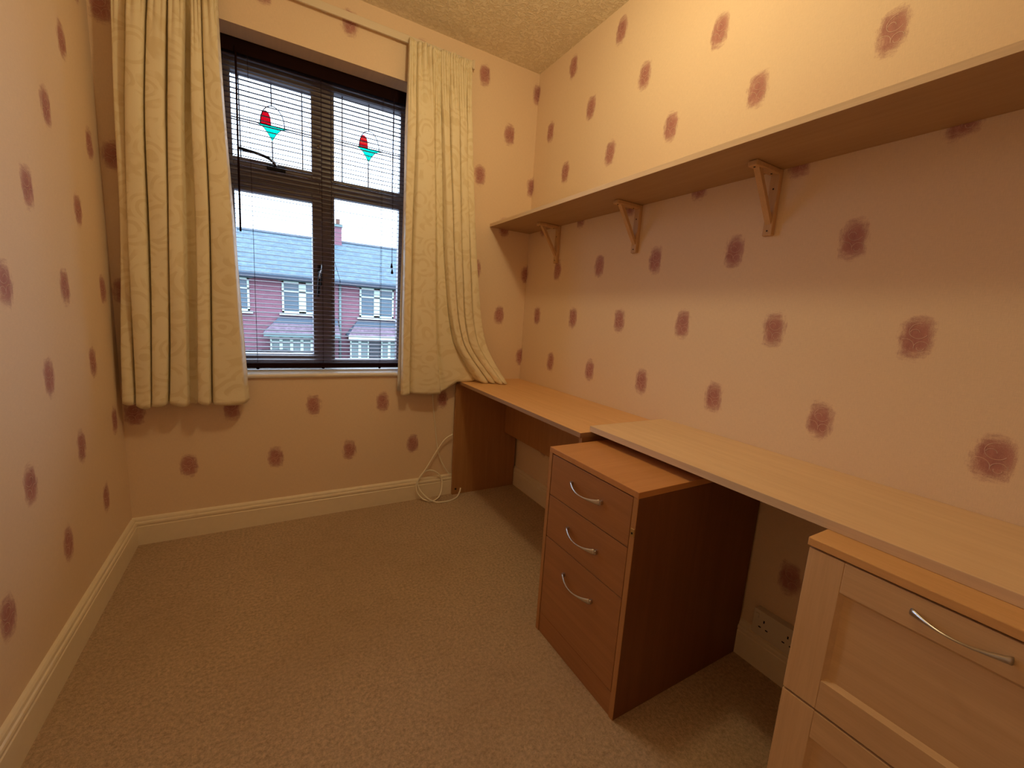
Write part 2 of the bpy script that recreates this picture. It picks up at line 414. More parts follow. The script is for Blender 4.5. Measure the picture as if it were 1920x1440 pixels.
# skirting boards
SK = [(0, 0), (0.0175, 0), (0.0175, 0.086), (0.0150, 0.0885), (0.0150, 0.0925), (0.0175, 0.095), (0.0180, 0.1015),
      (0.0165, 0.107), (0.0125, 0.1095), (0.0125, 0.1125), (0.0115, 0.119), (0.0075, 0.1245), (0.0, 0.127)]
bm = bmesh.new(); add_prism(bm, [(D-a, z) for a, z in SK], 'x', 0.0, W)
st_tag(struct('baseboard_far', bm, M_white), 'cream moulded skirting board under the window', 'skirting board')
bm = bmesh.new(); add_prism(bm, [(a, z) for a, z in SK], 'y', YN, D-0.0176)
st_tag(struct('baseboard_left', bm, M_white), 'cream moulded skirting board along the bare left wall', 'skirting board')
bm = bmesh.new(); add_prism(bm, [(W-a, z) for a, z in SK], 'y', YN, D-0.0176)
st_tag(struct('baseboard_right', bm, M_white), 'cream moulded skirting board in shadow under the desks', 'skirting board')

# doorway behind the viewer with its closed door
dr = empty('door_1', (0.50, YN, 0)); st_tag(dr, 'white panelled door closed in the doorway behind the viewer', 'door')
box('door_leaf', M_white, dr, 0.105, 0.895, YN-0.05, YN-0.012, 0.005, 2.015, 0.002)
for zz in ((0.2, 0.9), (1.05, 1.82)):
    for xx in ((0.19, 0.46), (0.54, 0.81)):
        box('door_panel', M_white, dr, xx[0], xx[1], YN-0.012, YN-0.004, zz[0], zz[1], 0.003)
box('door_casing', M_white, dr, 0.03, 0.10, YN, YN+0.016, 0.0, 2.09, 0.003)
box('door_casing', M_white, dr, 0.90, 0.97, YN, YN+0.016, 0.0, 2.09, 0.003)
box('door_casing', M_white, dr, 0.10, 0.90, YN, YN+0.016, 2.02, 2.09, 0.003)
bm = bmesh.new(); add_tube(bm, catmull([(0.83, YN-0.012, 1.0), (0.83, YN+0.03, 1.0), (0.75, YN+0.035, 1.0)], 5), 0.008)
obj('door_handle', bm, M_chrome, dr, True)

# ------------------------------------------------------------------ window
YW = D + 0.20      # room-side face of the window frame
wn = empty('window_1', (0.805, D+0.23, OZ0)); st_tag(wn, 'brown framed four light window with leaded upper panes behind the blind', 'window')
def fr(x0, x1, y0, y1, z0, z1, b=0.004): return (x0, x1, y0, y1, z0, z1, b)
bm = bmesh.new()
Z0, Z1 = OZ0+0.022, OZ1
for a in ((OX0, OX0+0.040, Z0, Z1), (OX1-0.046, OX1, Z0, Z1), (OX0+0.04, OX1-0.046, Z1-0.052, Z1), (OX0+0.04, OX1-0.046, Z0, Z0+0.034),
          (0.795, 0.852, Z0+0.034, Z1-0.052), (OX0+0.04, 0.795, 1.675, 1.745), (0.852, OX1-0.046, 1.690, 1.750)):
    add_box(bm, a[0], a[1], YW+0.004, YW+0.066, a[2], a[3], 0.003)
obj('window_frame', bm, M_frame, wn)
def ring(name, x0, x1, z0, z1, w, y0, y1, mat, b=0.003):
    bm = bmesh.new()
    add_box(bm, x0, x0+w, y0, y1, z0, z1, b); add_box(bm, x1-w, x1, y0, y1, z0, z1, b)
    add_box(bm, x0+w, x1-w, y0, y1, z0, z0+w, b); add_box(bm, x0+w, x1-w, y0, y1, z1-w, z1, b)
    return obj(name, bm, mat, wn)
cu = ring('casement', 0.376, 0.804, 1.737, 2.200, 0.046, YW-0.006, YW+0.052, M_frame)
cl = ring('casement', 0.376, 0.804, 0.800, 1.682, 0.046, YW-0.006, YW+0.052, M_frame)
br = ring('glazing_bead', 0.852, 1.222, 1.750, 2.198, 0.014, YW+0.000, YW+0.04, M_frame, 0.002)
bl = ring('glazing_bead', 0.852, 1.222, 0.804, 1.690, 0.014, YW+0.000, YW+0.04, M_frame, 0.002)
PANES = [(0.422, 0.758, 1.783, 2.154), (0.866, 1.208, 1.764, 2.184), (0.422, 0.758, 0.846, 1.636), (0.866, 1.208, 0.818, 1.676)]
for i, (x0, x1, z0, z1) in enumerate(PANES):
    pn = box('pane', M_glass, wn, x0-0.004, x1+0.004, YW+0.024, YW+0.028, z0-0.004, z1+0.004)
    # rubber gasket line inside each frame
    if i < 2:
        yl0, yl1 = YW+0.0195, YW+0.0235
        cxm = (0.586, 1.042)[i]; zl = (1.962, 1.966)[i]
        w = 0.0055
        def lead(x0_, x1_, z0_, z1_, pn=pn):
            box('lead_strip', M_lead, pn, x0_, x1_, yl0, yl1, z0_, z1_, 0.0008)
        offs = (-0.133, 0.133) if i == 0 else (-0.134, 0.131)
        for o_ in offs: lead(cxm+o_-w/2, cxm+o_+w/2, z0, z1)
        lead(x0, x1, zl-0.0035, zl+0.0015)
        lead(cxm-w/2, cxm+w/2, z0, zl-0.070); lead(cxm-w/2, cxm+w/2, zl+0.088, z1)
        # arch
        path = [Vector((cxm+0.003+0.052*math.cos(PI*k/20), (yl0+yl1)/2, zl+0.088*math.sin(PI*k/20))) for k in range(21)]
        bm = bmesh.new(); add_tube(bm, path, 0.0024, 6, upv=(0, 1, 0)); obj('lead_arch', bm, M_lead, pn, True)
        # turquoise leaf with concave lower edges
        zt, zb = zl-0.003, zl-0.070; xa, xb = cxm-0.060, cxm+0.071
        lf = [(xa, zt)]
        for k in range(1, 9):
            t = k/8; lf.append((xa+(cxm-xa)*(t**0.62), zt+(zb-zt)*(t**1.10)))
        for k in range(1, 9):
            t = 1-k/8; lf.append((xb+(cxm-xb)*(t**0.55), zt+(zb-zt)*(t**1.25)))
        bm = bmesh.new(); add_prism(bm, lf, 'y', yl0+0.0005, yl1-0.0005)
        o = obj('stained_glass_leaf', bm, M_teal, pn); o['label'] = 'turquoise glass leaf'
        bm = bmesh.new()
        add_tube(bm, [Vector((p_[0], (yl0+yl1)/2, p_[1])) for p_ in lf[0:]], 0.0013, 6, upv=(0, 1, 0)); obj('lead_outline', bm, M_lead, pn, True)
        # ruby petal
        pe = [(cxm-0.047, zl+0.001)]
        for k in range(1, 12):
            t = k/12; a = PI*(1-t); pe.append((cxm-0.0255+0.0215*math.cos(a), zl+0.001+0.060*math.sin(a)**0.75))
        pe.append((cxm-0.004, zl+0.001))
        bm = bmesh.new(); add_prism(bm, pe, 'y', yl0+0.0005, yl1-0.0005)
        o = obj('stained_glass_petal', bm, M_redg, pn); o['label'] = 'ruby red glass petal'
        bm = bmesh.new(); add_tube(bm, [Vector((p_[0], (yl0+yl1)/2, p_[1])) for p_ in pe], 0.0012, 6, upv=(0, 1, 0)); obj('lead_outline', bm, M_lead, pn, True)
# casement handle (lower) and stay handle (upper)
bm = bmesh.new(); add_box(bm, 0.780, 0.800, YW-0.016, YW-0.006, 1.215, 1.325, 0.003)
hb = obj('espagnolette_handle', bm, M_rubber, cl)
bm = bmesh.new(); add_tube(bm, catmull([(0.790, YW-0.014, 1.285), (0.790, YW-0.040, 1.280), (0.784, YW-0.042, 1.23), (0.780, YW-0.040, 1.155)], 6), 0.007, 8)
obj('lever', bm, M_rubber, wn, True)
bm = bmesh.new(); add_tube(bm, catmull([(0.799, YW-0.03, 1.325), (0.797, YW-0.043, 1.30), (0.789, YW-0.047, 1.275), (0.786, YW-0.049, 1.25)], 6), 0.0028, 8)
o = obj('lever_highlight', bm, M_chrome, wn, True); o['label'] = 'highlight on the black handle, modelled as a chrome strip'  # bright strip added to stand for the highlight on the black lever
bm = bmesh.new(); add_box(bm, 0.560, 0.640, YW-0.018, YW-0.006, 1.748, 1.774, 0.004); obj('handle_base', bm, M_rubber, wn)
bm = bmesh.new(); add_tube(bm, catmull([(0.600, YW-0.02, 1.765), (0.585, YW-0.045, 1.782), (0.54, YW-0.052, 1.797), (0.45, YW-0.052, 1.808)], 6), 0.007, 8)
obj('lever', bm, M_rubber, wn, True)
bm = bmesh.new(); add_tube(bm, catmull([(0.603, YW-0.045, 1.762), (0.590, YW-0.054, 1.776), (0.572, YW-0.056, 1.790)], 6), 0.0026, 8)
o = obj('lever_highlight', bm, M_chrome, wn, True); o['label'] = 'highlight on the black handle, modelled as a chrome strip'  # upper lever's highlight, likewise an added bright strip
for zz in (1.90, 1.915):
    bm = bmesh.new(); add_disc_lathe(bm, [(0.004, 0), (0.0065, -0.003), (0.005, -0.008), (0.001, -0.010)], 'y', (0.790, YW-0.006, zz), 12)
    obj('brass_screw_head', bm, M_brass, wn, True)
# sill board
bm = bmesh.new()
pr = [(D+0.205, OZ0), (D+0.205, 0.770), (D-0.004, 0.770), (D-0.012, 0.767), (D-0.015, 0.760), (D-0.012, 0.752), (D-0.004, 0.749), (D+0.001, OZ0)]
add_prism(bm, pr, 'x', OX0, OX1)
st_tag(struct('trim_1', bm, M_sill), 'white gloss window board with rounded nose below the blind', 'window sill')

# ------------------------------------------------------------------ venetian blind
bv = empty('venetian_blind', (0.805, D+0.13, 0.775))
tag(bv, 'dark wooden venetian blind with open narrow slats in the window', 'blind')
YB = D + 0.130; BX0, BX1 = 0.352, 1.256
bm = bmesh.new(); add_box(bm, BX0, BX1, YB-0.016, YB+0.020, 2.196, 2.246, 0.0015); obj('head_rail', bm, M_rail, bv)
bm = bmesh.new(); add_box(bm, BX0, BX1, YB-0.022, YB-0.017, 2.190, 2.249, 0.001); obj('pelmet_board', bm, M_rail, bv)
bm = bmesh.new(); add_box(bm, BX0, BX1, YB-0.0135, YB+0.0135, 0.782, 0.806, 0.003); obj('bottom_rail', bm, M_rail, bv)
# one slat mesh shared by all
bm = bmesh.new(); tl = math.radians(9); top = []; bot = []
for k in range(5):
    s = -0.0125 + 0.025*k/4; cr = 0.0012*(1-(2*k/4-1)**2)
    yy = s*math.cos(tl) - cr*math.sin(tl); zz = s*math.sin(tl) + cr*math.cos(tl)
    top.append((yy, zz+0.0005)); bot.append((yy, zz-0.0005))
add_prism(bm, top + bot[::-1], 'x', BX0+0.003, BX1-0.003)
me = bpy.data.meshes.new('slat'); bm.to_mesh(me); bm.free(); me.materials.append(M_slat)
NS = 64
for k in range(NS):
    z = 0.823 + (2.180-0.823)*k/(NS-1)
    o = bpy.data.objects.new('slat', me); o.location = (random.uniform(-.001, .001), YB-D-0.13, z-0.775)
    o.location = Vector((random.uniform(-.001, .001), YB, z)); COL.objects.link(o)
    o.rotation_euler = (math.radians(random.uniform(-1.6, 1.6)), math.radians(random.uniform(-.05, .05)), 0)
    o.parent = bv; o.matrix_parent_inverse = Matrix.Translation(-bv.location)
for x in (0.495, 0.798, 1.095):
    bm = bmesh.new()
    for yy in (-0.0135, 0.0135): add_box(bm, x-0.0007, x+0.0007, YB+yy-0.0006, YB+yy+0.0006, 0.80, 2.2)
    for k in range(NS):
        z = 0.823 + (2.180-0.823)*k/(NS-1) - 0.0022
        add_prism(bm, [(YB-0.0135, z-0.0029), (YB+0.0135, z+0.0027), (YB+0.0135, z+0.0032), (YB-0.0135, z-0.0024)], 'x', x-0.0006, x+0.0006) if k % 1 == 0 else None
    obj('ladder_cord', bm, M_cord, bv)
    bm = bmesh.new(); add_disc_lathe(bm, [(0.0035, 0.0), (0.007, -0.002), (0.0065, -0.007), (0.003, -0.009)], 'z', (x, YB, 0.782), 12)
    obj('cord_button', bm, M_rail, bv, True)
bm = bmesh.new(); add_tube(bm, [Vector((0.452, YB-0.026, 2.200)), Vector((0.448, YB-0.028, 1.8)), Vector((0.445, YB-0.028, 1.430))], 0.0042, 8)
wnd = obj('tilt_wand', bm, M_rail, bv, True)
bm = bmesh.new(); add_tube(bm, catmull([(0.452, YB-0.02, 2.215), (0.452, YB-0.026, 2.205), (0.452, YB-0.026, 2.190)], 4), 0.0055, 8); obj('wand_hook', bm, M_rail, wnd, True)
for dx, zt, x in ((0, 1.366, 1.147), (1, 1.334, 1.150)):
    bm = bmesh.new(); add_tube(bm, [Vector((x-0.003, YB-0.028, 2.2)), Vector((x, YB-0.029, zt))], 0.0008, 5)
    pc = obj('pull_cord', bm, M_cord, bv)
    bm = bmesh.new(); add_disc_lathe(bm, [(0.0015, 0.0), (0.003, -0.003), (0.005, -0.012), (0.0068, -0.020), (0.0066, -0.024), (0.004, -0.026)], 'z', (x, YB-0.029, zt), 12)
    obj('tassel', bm, M_rail, pc, True)

# ------------------------------------------------------------------ curtains
def interp(keys, zq):
    """keys: list of (z, value) sorted by falling z; smooth interpolation"""
    if zq >= keys[0][0]: return keys[0][1]
    for i in range(len(keys)-1):
        z0, v0 = keys[i]; z1, v1 = keys[i+1]
        if z1 <= zq <= z0:
            t = (z0-zq)/(z0-z1)
            vm = keys[i-1][1] if i > 0 else v0; zm = keys[i-1][0] if i > 0 else z0+1
            vp = keys[i+2][1] if i+2 < len(keys) else v1; zp = keys[i+2][0] if i+2 < len(keys) else z1-1
            m0 = (v1-vm)/(z1-zm)*(z1-z0) if i > 0 else (v1-v0)
            m1 = (vp-v0)/(zp-z0)*(z1-z0) if i+2 < len(keys) else (v1-v0)
            return (2*t**3-3*t*t+1)*v0+(t**3-2*t*t+t)*m0+(-2*t**3+3*t*t)*v1+(t**3-t*t)*m1
    return keys[-1][1]
def curtain_mesh(valleys, amps, yback, ztop, zbot, yshift, header, per=34, rows=110, seed=1, tuck=0.16):
    """valleys: per boundary list of (z, x) keys; amps: bulge depth per fold; zbot(s), yshift(s, r): functions"""
    rnd = random.Random(seed)
    nf = len(valleys)-1; bm = bmesh.new(); uvl = bm.loops.layers.uv.new('UVMap'); grid = []; ul = []
    ph = [rnd.uniform(0, 6.28) for _ in range(nf)]; 
    tot = nf*per+1
    acc = 0
    for i in range(rows+1):
        r = i/rows; row = []
        for j in range(tot):
            f = min(j//per, nf-1); t = j/per - f; s = j/(tot-1)
            zb = zbot(s); z = ztop + (zb-ztop)*r
            zk = z if z > 0.95 else 0.95-(0.95-z)*(0.95-0.66)/(0.95-zb)
            x0 = interp(valleys[f], zk); x1 = interp(valleys[f+1], zk)
            a = amps[f]
            amp = abs(a) * min(1.0, 0.22 + 1.5*max(0, (ztop-z-0.06))/0.5) if header else abs(a)
            amp *= 1.0 + 0.12*math.sin(2.2*z+ph[f])
            sh = math.sin(PI*t)
            sm_ = lambda q: (lambda c: c*c*(3-2*c))(max(0.0, min(1.0, q)))
            bulge = sm_(t/0.20)*sm_((1-t)/0.20)*(0.78+0.22*sh) if a > 0 else -0.35*sh
            tt = t - (0.55 if a > 0 else -0.3)*math.sin(2*PI*t)/(2*PI) * min(1, amp/0.03)
            x = x0 + (x1-x0)*tt
            y = yback - amp*bulge - 0.004*math.sin(7*z+3*s*6+ph[f])
            x += 0.003*math.sin(5*z+ph[f])*sh
            if header:
                hz = max(0.0, 1-abs(ztop-0.040-z)/0.075)
                k = max(0.0, min(1.0, (z-(ztop-0.42))/0.34))**1.6
                y += 0.0095*k*math.sin(s*2*PI*nf*3.9+math.sin(s*17)*1.3)
                x += 0.0020*k*math.sin(s*2*PI*nf*3.9+1+math.sin(s*17)*1.3)
                y += 0.0035*math.exp(-((z-(ztop-0.028))/0.004)**2) + 0.0035*math.exp(-((z-(ztop-0.068))/0.004)**2)
                if i == 0: z += 0.004*math.sin(s*2*PI*nf*3.9+0.6)+0.003*math.sin(s*41)
            hem = z - zb
            if abs(hem-0.052) < 0.004: y += 0.0018
            elif hem < 0.05: y -= 0.0012
            dx, dy = yshift(s, r, z, zb)
            row.append(bm.verts.new((x+dx, y+dy, z + (0.004*math.sin(s*2*PI*nf+1) if i == rows else 0))))
        grid.append(row)
    # arc length uv from the middle row
    mid = grid[rows//2]; us = [0.0]
    for j in range(1, tot): us.append(us[-1]+(mid[j].co-mid[j-1].co).length)
    for i in range(rows):
        for j in range(tot-1):
            fc = bm.faces.new((grid[i][j], grid[i+1][j], grid[i+1][j+1], grid[i][j+1])); fc.smooth = True
            for lp, (ii, jj) in zip(fc.loops, ((i, j), (i+1, j), (i+1, j+1), (i, j+1))):
                lp[uvl].uv = (us[jj], grid[ii][jj].co.z)
    return bm
def V(*xs): return list(zip((2.40, 2.16, 1.80, 1.434, 1.0, 0.665), xs))
lv = [V(0.082, 0.081, 0.070, 0.058, 0.034, 0.020), V(0.128, 0.126, 0.102, 0.084, 0.070, 0.060), V(0.190, 0.183, 0.160, 0.146, 0.130, 0.114),
      V(0.252, 0.246, 0.226, 0.212, 0.190, 0.168), V(0.300, 0.296, 0.276, 0.262, 0.250, 0.238), V(0.318, 0.316, 0.300, 0.294, 0.284, 0.270),
      V(0.352, 0.350, 0.345, 0.342, 0.330, 0.318), V(0.400, 0.405, 0.415, 0.430, 0.446, 0.460)]
lcu = empty('curtain', (0.24, D-0.07, 0.655))
tag(lcu, 'cream damask curtain hanging straight at the left of the window', 'curtain', 'pair of cream damask curtains')
bm = curtain_mesh(lv, [0.040, 0.062, 0.062, 0.060, -0.02, 0.056, 0.046], D-0.044, 2.428,
                  lambda s: 0.650+0.006*math.sin(s*19)+0.010*(1-min(1, s*5)), lambda s, r, z, zb: (0, 0), True, seed=3)
o = obj('fabric_panel', bm, M_curtain, lcu)
sm = o.modifiers.new('thick', 'SOLIDIFY'); sm.thickness = 0.0018; sm.offset = 1
def lining(x0t, x1t, x0b, x1b, z0, z1, y, parent):
    bm = bmesh.new(); g = []
    for i in range(31):
        r = i/30; z = z1+(z0-z1)*r; row = []
        for j in range(41):
            s = j/40; x = (x0t+(x0b-x0t)*r)*(1-s)+(x1t+(x1b-x1t)*r)*s
            row.append(bm.verts.new((x, y+0.006*math.sin(s*26+z*1.3)+0.003*math.sin(z*5+s*9), z)))
        g.append(row)
    for i in range(30):
        for j in range(40): bm.faces.new((g[i][j], g[i+1][j], g[i+1][j+1], g[i][j+1])).smooth = True
    o = obj('lining', bm, M_lining, parent); o['label'] = 'white lining'
    m_ = o.modifiers.new('thick', 'SOLIDIFY'); m_.thickness = 0.001
lining(0.10, 0.397, 0.05, 0.452, 0.685, 2.36, D-0.026, lcu)

def VR(*xs): return list(zip((2.40, 2.124, 1.75, 1.35, 0.953, 0.66), xs))
rv = [VR(1.176, 1.168, 1.168, 1.172, 1.172, 1.172), VR(1.215, 1.215, 1.214, 1.212, 1.214, 1.220), VR(1.300, 1.312, 1.330, 1.350, 1.372, 1.405),
      VR(1.338, 1.350, 1.372, 1.402, 1.470, 1.615), VR(1.378, 1.388, 1.412, 1.446, 1.512, 1.665), VR(1.430, 1.440, 1.462, 1.492, 1.548, 1.700),
      VR(1.478, 1.488, 1.508, 1.545, 1.600, 1.735), VR(1.512, 1.520, 1.552, 1.590, 1.660, 1.770)]
rcu = empty('curtain', (1.36, D-0.07, 0.66))
tag(rcu, 'cream damask curtain right of the window, its corner dragged onto the desk', 'curtain', 'pair of cream damask curtains')
def rzb(s):
    a = 0.645 + 0.012*math.sin(s*9)
    t = max(0.0, min(1.0, (s-0.280)/0.070)); t = t**1.2
    return a + (0.7235-a)*t
def rys(s, r, z, zb):
    if s < 0.30: return (0, 0)
    k = min(1, (s-0.30)/0.55); d = max(0.0, min(1.0, (1.25-z)/(1.25-0.72)))
    return (0, -0.105*k*d*d*d)
bm = curtain_mesh(rv, [0.026, 0.034, 0.016, 0.052, 0.050, 0.048, 0.040], D-0.046, 2.422, rzb, rys, True, seed=5, rows=120)
o = obj('fabric_panel', bm, M_curtain, rcu)
sm = o.modifiers.new('thick', 'SOLIDIFY'); sm.thickness = 0.0018; sm.offset = 1
lining(1.182, 1.50, 1.158, 1.40, 0.668, 2.36, D-0.028, rcu)

tr = empty('curtain_track', (0.78, D-0.07, 2.385)); tag(tr, 'white plastic curtain track above the window recess', 'curtain rail')
bm = bmesh.new(); add_box(bm, 0.05, 1.530, D-0.030, D-0.020, 2.410, 2.444, 0.002); obj('rail', bm, M_track, tr)
for x in (0.20, 0.80, 1.40):
    box('bracket', M_track, tr, x-0.012, x+0.012, D-0.020, D, 2.418, 2.436, 0.001)
for x in (0.05, 1.530):
    box('end_stop', M_track, tr, x-0.006, x+0.006, D-0.033, D-0.017, 2.405, 2.449, 0.002)

# ------------------------------------------------------------------ wall shelf and its brackets
SZ = 1.628
sh = empty('wall_shelf', (1.82, 1.0, SZ)); tag(sh, 'long pale laminate shelf running along the right wall above the desks', 'shelf')
box('shelf_board', M_shelf, sh, 1.6905, W-0.0005, -0.62, D-0.001, SZ, SZ+0.018, 0.0008)
box('edge_banding', M_edge2, sh, 1.689, 1.6905, -0.62, D-0.001, SZ, SZ+0.018, 0.0004)
def bracket(yc, label):
    b = empty('shelf_bracket', (W, yc, SZ)); tag(b, label, 'bracket', 'wooden brackets under the shelf')
    bm = bmesh.new(); add_box(bm, W-0.017, W, yc-0.015, yc+0.015, 1.428, SZ, 0.003); obj('wall_leg', bm, M_brk, b)
    bm = bmesh.new(); add_box(bm, W-0.145, W-0.017, yc-0.015, yc+0.015, SZ-0.017, SZ, 0.004); obj('shelf_arm', bm, M_brk, b)
    bm = bmesh.new(); add_prism(bm, [(W-0.017, 1.462), (W-0.017, 1.484), (W-0.104, SZ-0.017), (W-0.122, SZ-0.017)], 'y', yc-0.009, yc+0.009); obj('diagonal_brace', bm, M_brk, b)
    for zz in (1.443, 1.570):
        bm = bmesh.new(); add_disc_lathe(bm, [(0.0026, 0), (0.0026, -0.0012)], 'x', (W-0.017, yc, zz), 10); obj('screw', bm, M_black, b)
    for xx in (0.040, 0.132):
        bm = bmesh.new(); add_disc_lathe(bm, [(0.0030, 0), (0.0030, -0.0012)], 'z', (W-xx, yc, SZ-0.017), 10); obj('screw', bm, M_black, b)
bracket(0.822, 'wooden shelf bracket nearest the viewer, farthest right')
bracket(1.402, 'middle one of the three wooden shelf brackets')
bracket(1.995, 'wooden shelf bracket nearest the window corner')

# ------------------------------------------------------------------ beech desk by the window
ZD = 0.718
dk = empty('desk', (1.74, 1.73, 0)); tag(dk, 'narrow orange beech desk in the corner beside the window', 'desk')
bm = bmesh.new(); add_box(bm, 1.5195, W-0.001, 1.1355, D-0.001, ZD-0.018, ZD, 0.0008); obj('desktop', bm, M_desk, dk)
bm = bmesh.new(); add_box(bm, 1.518, 1.5195, 1.134, D-0.001, ZD-0.018, ZD, 0.0004); add_box(bm, 1.518, W-0.001, 1.134, 1.1355, ZD-0.018, ZD, 0.0004)
o = obj('edge_banding', bm, M_edge1, dk)
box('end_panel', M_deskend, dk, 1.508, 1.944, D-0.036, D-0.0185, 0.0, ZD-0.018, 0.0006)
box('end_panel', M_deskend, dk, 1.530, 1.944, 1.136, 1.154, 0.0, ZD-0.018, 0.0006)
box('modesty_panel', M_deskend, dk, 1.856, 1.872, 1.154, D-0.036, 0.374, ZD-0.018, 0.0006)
bm = bmesh.new(); add_disc_lathe(bm, [(0.006, 0), (0.006, -0.002)], 'y', (1.53, D-0.036, 0.035), 10); obj('cam_cap', bm, M_black, dk)

# ------------------------------------------------------------------ pale worktop laid across the cabinets
d2 = empty('worktop', (1.76, 0.5, 0.72)); tag(d2, 'long pale maple worktop board lying across desk end and drawer cabinets', 'worktop')
bm = bmesh.new(); add_box(bm, 1.5695, W-0.001, -0.55, 1.1415, 0.7185, 0.7395, 0.0008); obj('board', bm, M_desk2, d2)
bm = bmesh.new(); add_box(bm, 1.568, 1.5695, -0.55, 1.143, 0.7185, 0.7395, 0.0004); add_box(bm, 1.568, W-0.001, 1.1415, 1.143, 0.7185, 0.7395, 0.0004)
obj('edge_banding', bm, M_edge2, d2)

# ------------------------------------------------------------------ handles
def bow_handle(parent, x, ya, yb, z, za=0.0, out=0.028, wide=0.0095, mat=M_chrome, feet=True):
    """bowed pull on a front that faces -x, from y=ya (far) to y=yb (near)"""
    n = 24; path = []
    for k in range(n+1):
        t = k/n; s = math.sin(PI*t)
        o_ = out*(0.30+0.70*s**0.85) if feet else out*(0.06+0.94*s)
        path.append(Vector((x-o_, ya+(yb-ya)*t, z+za*t - (0.006*s if feet else 0.0))))
    bm = bmesh.new()
    e = lambda t: abs(2*t-1)
    add_tube(bm, path, lambda t: 0.0020+(wide-0.0020)*e(t)**2.2, 10, lambda t: 0.0022+0.0008*e(t), upv=(0, 0, 1))
    h = obj('handle', bm, mat, parent, True); h['label'] = 'chrome bow handle'
    if feet:
        for yy, t in ((ya, 0.0), (yb, 1.0)):
            bm = bmesh.new(); d = -1 if t == 0 else 1
            add_box(bm, x-out*0.36, x+0.0005, yy-0.0045 if t == 1 else yy-0.0035, yy+0.0035 if t == 1 else yy+0.0045, z+za*t-0.0065, z+za*t+0.0065, 0.0015)
            obj('handle_foot', bm, mat, h)
    return h

# ------------------------------------------------------------------ dark beech three drawer cabinet
FX, FY0, FY1, FZ = 1.370, 0.708, 1.110, 0.691
cb = empty('filing_cabinet', (1.66, 0.909, 0)); tag(cb, 'dark orange beech cabinet with three drawers under the worktop', 'drawer cabinet')
box('top_board', M_cab, cb, FX, 1.955, FY0, FY1, FZ-0.018, FZ, 0.0012)
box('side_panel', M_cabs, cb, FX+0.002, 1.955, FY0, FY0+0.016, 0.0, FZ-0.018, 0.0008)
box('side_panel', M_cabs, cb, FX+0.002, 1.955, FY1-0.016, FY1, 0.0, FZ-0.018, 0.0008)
for ya, yb in ((FY0, FY0+0.016), (FY1-0.016, FY1)):
    box('edge_banding', M_cabe, cb, FX+0.0004, FX+0.0024, ya, yb, 0.0, FZ-0.018)
box('back_panel', M_cabs, cb, 1.945, 1.954, FY0+0.016, FY1-0.016, 0.02, FZ-0.018)
box('gap_shade_block', M_black, cb, FX+0.022, 1.944, FY0+0.0165, FY1-0.0165, 0.03, FZ-0.0185)  # solid black filler, paints the shade seen through the drawer gaps
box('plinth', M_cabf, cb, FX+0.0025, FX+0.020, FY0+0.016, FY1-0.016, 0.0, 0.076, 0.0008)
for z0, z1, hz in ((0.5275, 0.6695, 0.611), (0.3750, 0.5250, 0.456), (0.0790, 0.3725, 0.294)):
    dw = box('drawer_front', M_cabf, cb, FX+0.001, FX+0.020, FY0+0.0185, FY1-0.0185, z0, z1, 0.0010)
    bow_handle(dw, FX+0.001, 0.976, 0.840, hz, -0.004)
bm = bmesh.new(); add_box(bm, FX-0.002, FX+0.002, FY0+0.001, FY0+0.013, 0.566, 0.588, 0.0008); lk = obj('lock_plate', bm, M_brass, cb)
lk['label'] = 'small brass lock'
bm = bmesh.new(); add_disc_lathe(bm, [(0.0028, 0), (0.0028, -0.0006)], 'x', (FX-0.002, FY0+0.007, 0.575), 10); obj('keyhole', bm, M_black, lk)

# ------------------------------------------------------------------ maple cabinet with framed drawer fronts
CX, CY1, CY0 = 1.493, 0.3665, -0.074
mc = empty('drawer_cabinet', (1.72, 0.146, 0)); tag(mc, 'pale maple cabinet with two shaker framed drawers at the right edge', 'drawer cabinet')
box('top_board', M_mapletop, mc, CX-0.002, 1.960, CY0-0.006, CY1+0.004, 0.7005, 0.7180, 0.002)
box('side_panel', M_maplev, mc, CX+0.022, 1.940, CY1-0.018, CY1-0.001, 0.0, 0.700, 0.0008)
box('side_panel', M_maplev, mc, CX+0.022, 1.940, CY0+0.001, CY0+0.018, 0.0, 0.700, 0.0008)
box('back_panel', M_maplev, mc, 1.932, 1.940, CY0+0.018, CY1-0.018, 0.02, 0.700)
box('gap_shade_block', M_black, mc, CX+0.024, 1.930, CY0+0.019, CY1-0.019, 0.03, 0.699)  # black filler again, shade behind the drawer fronts as colour
box('plinth', M_maple, mc, CX+0.030, CX+0.045, CY0+0.018, CY1-0.018, 0.0, 0.045)
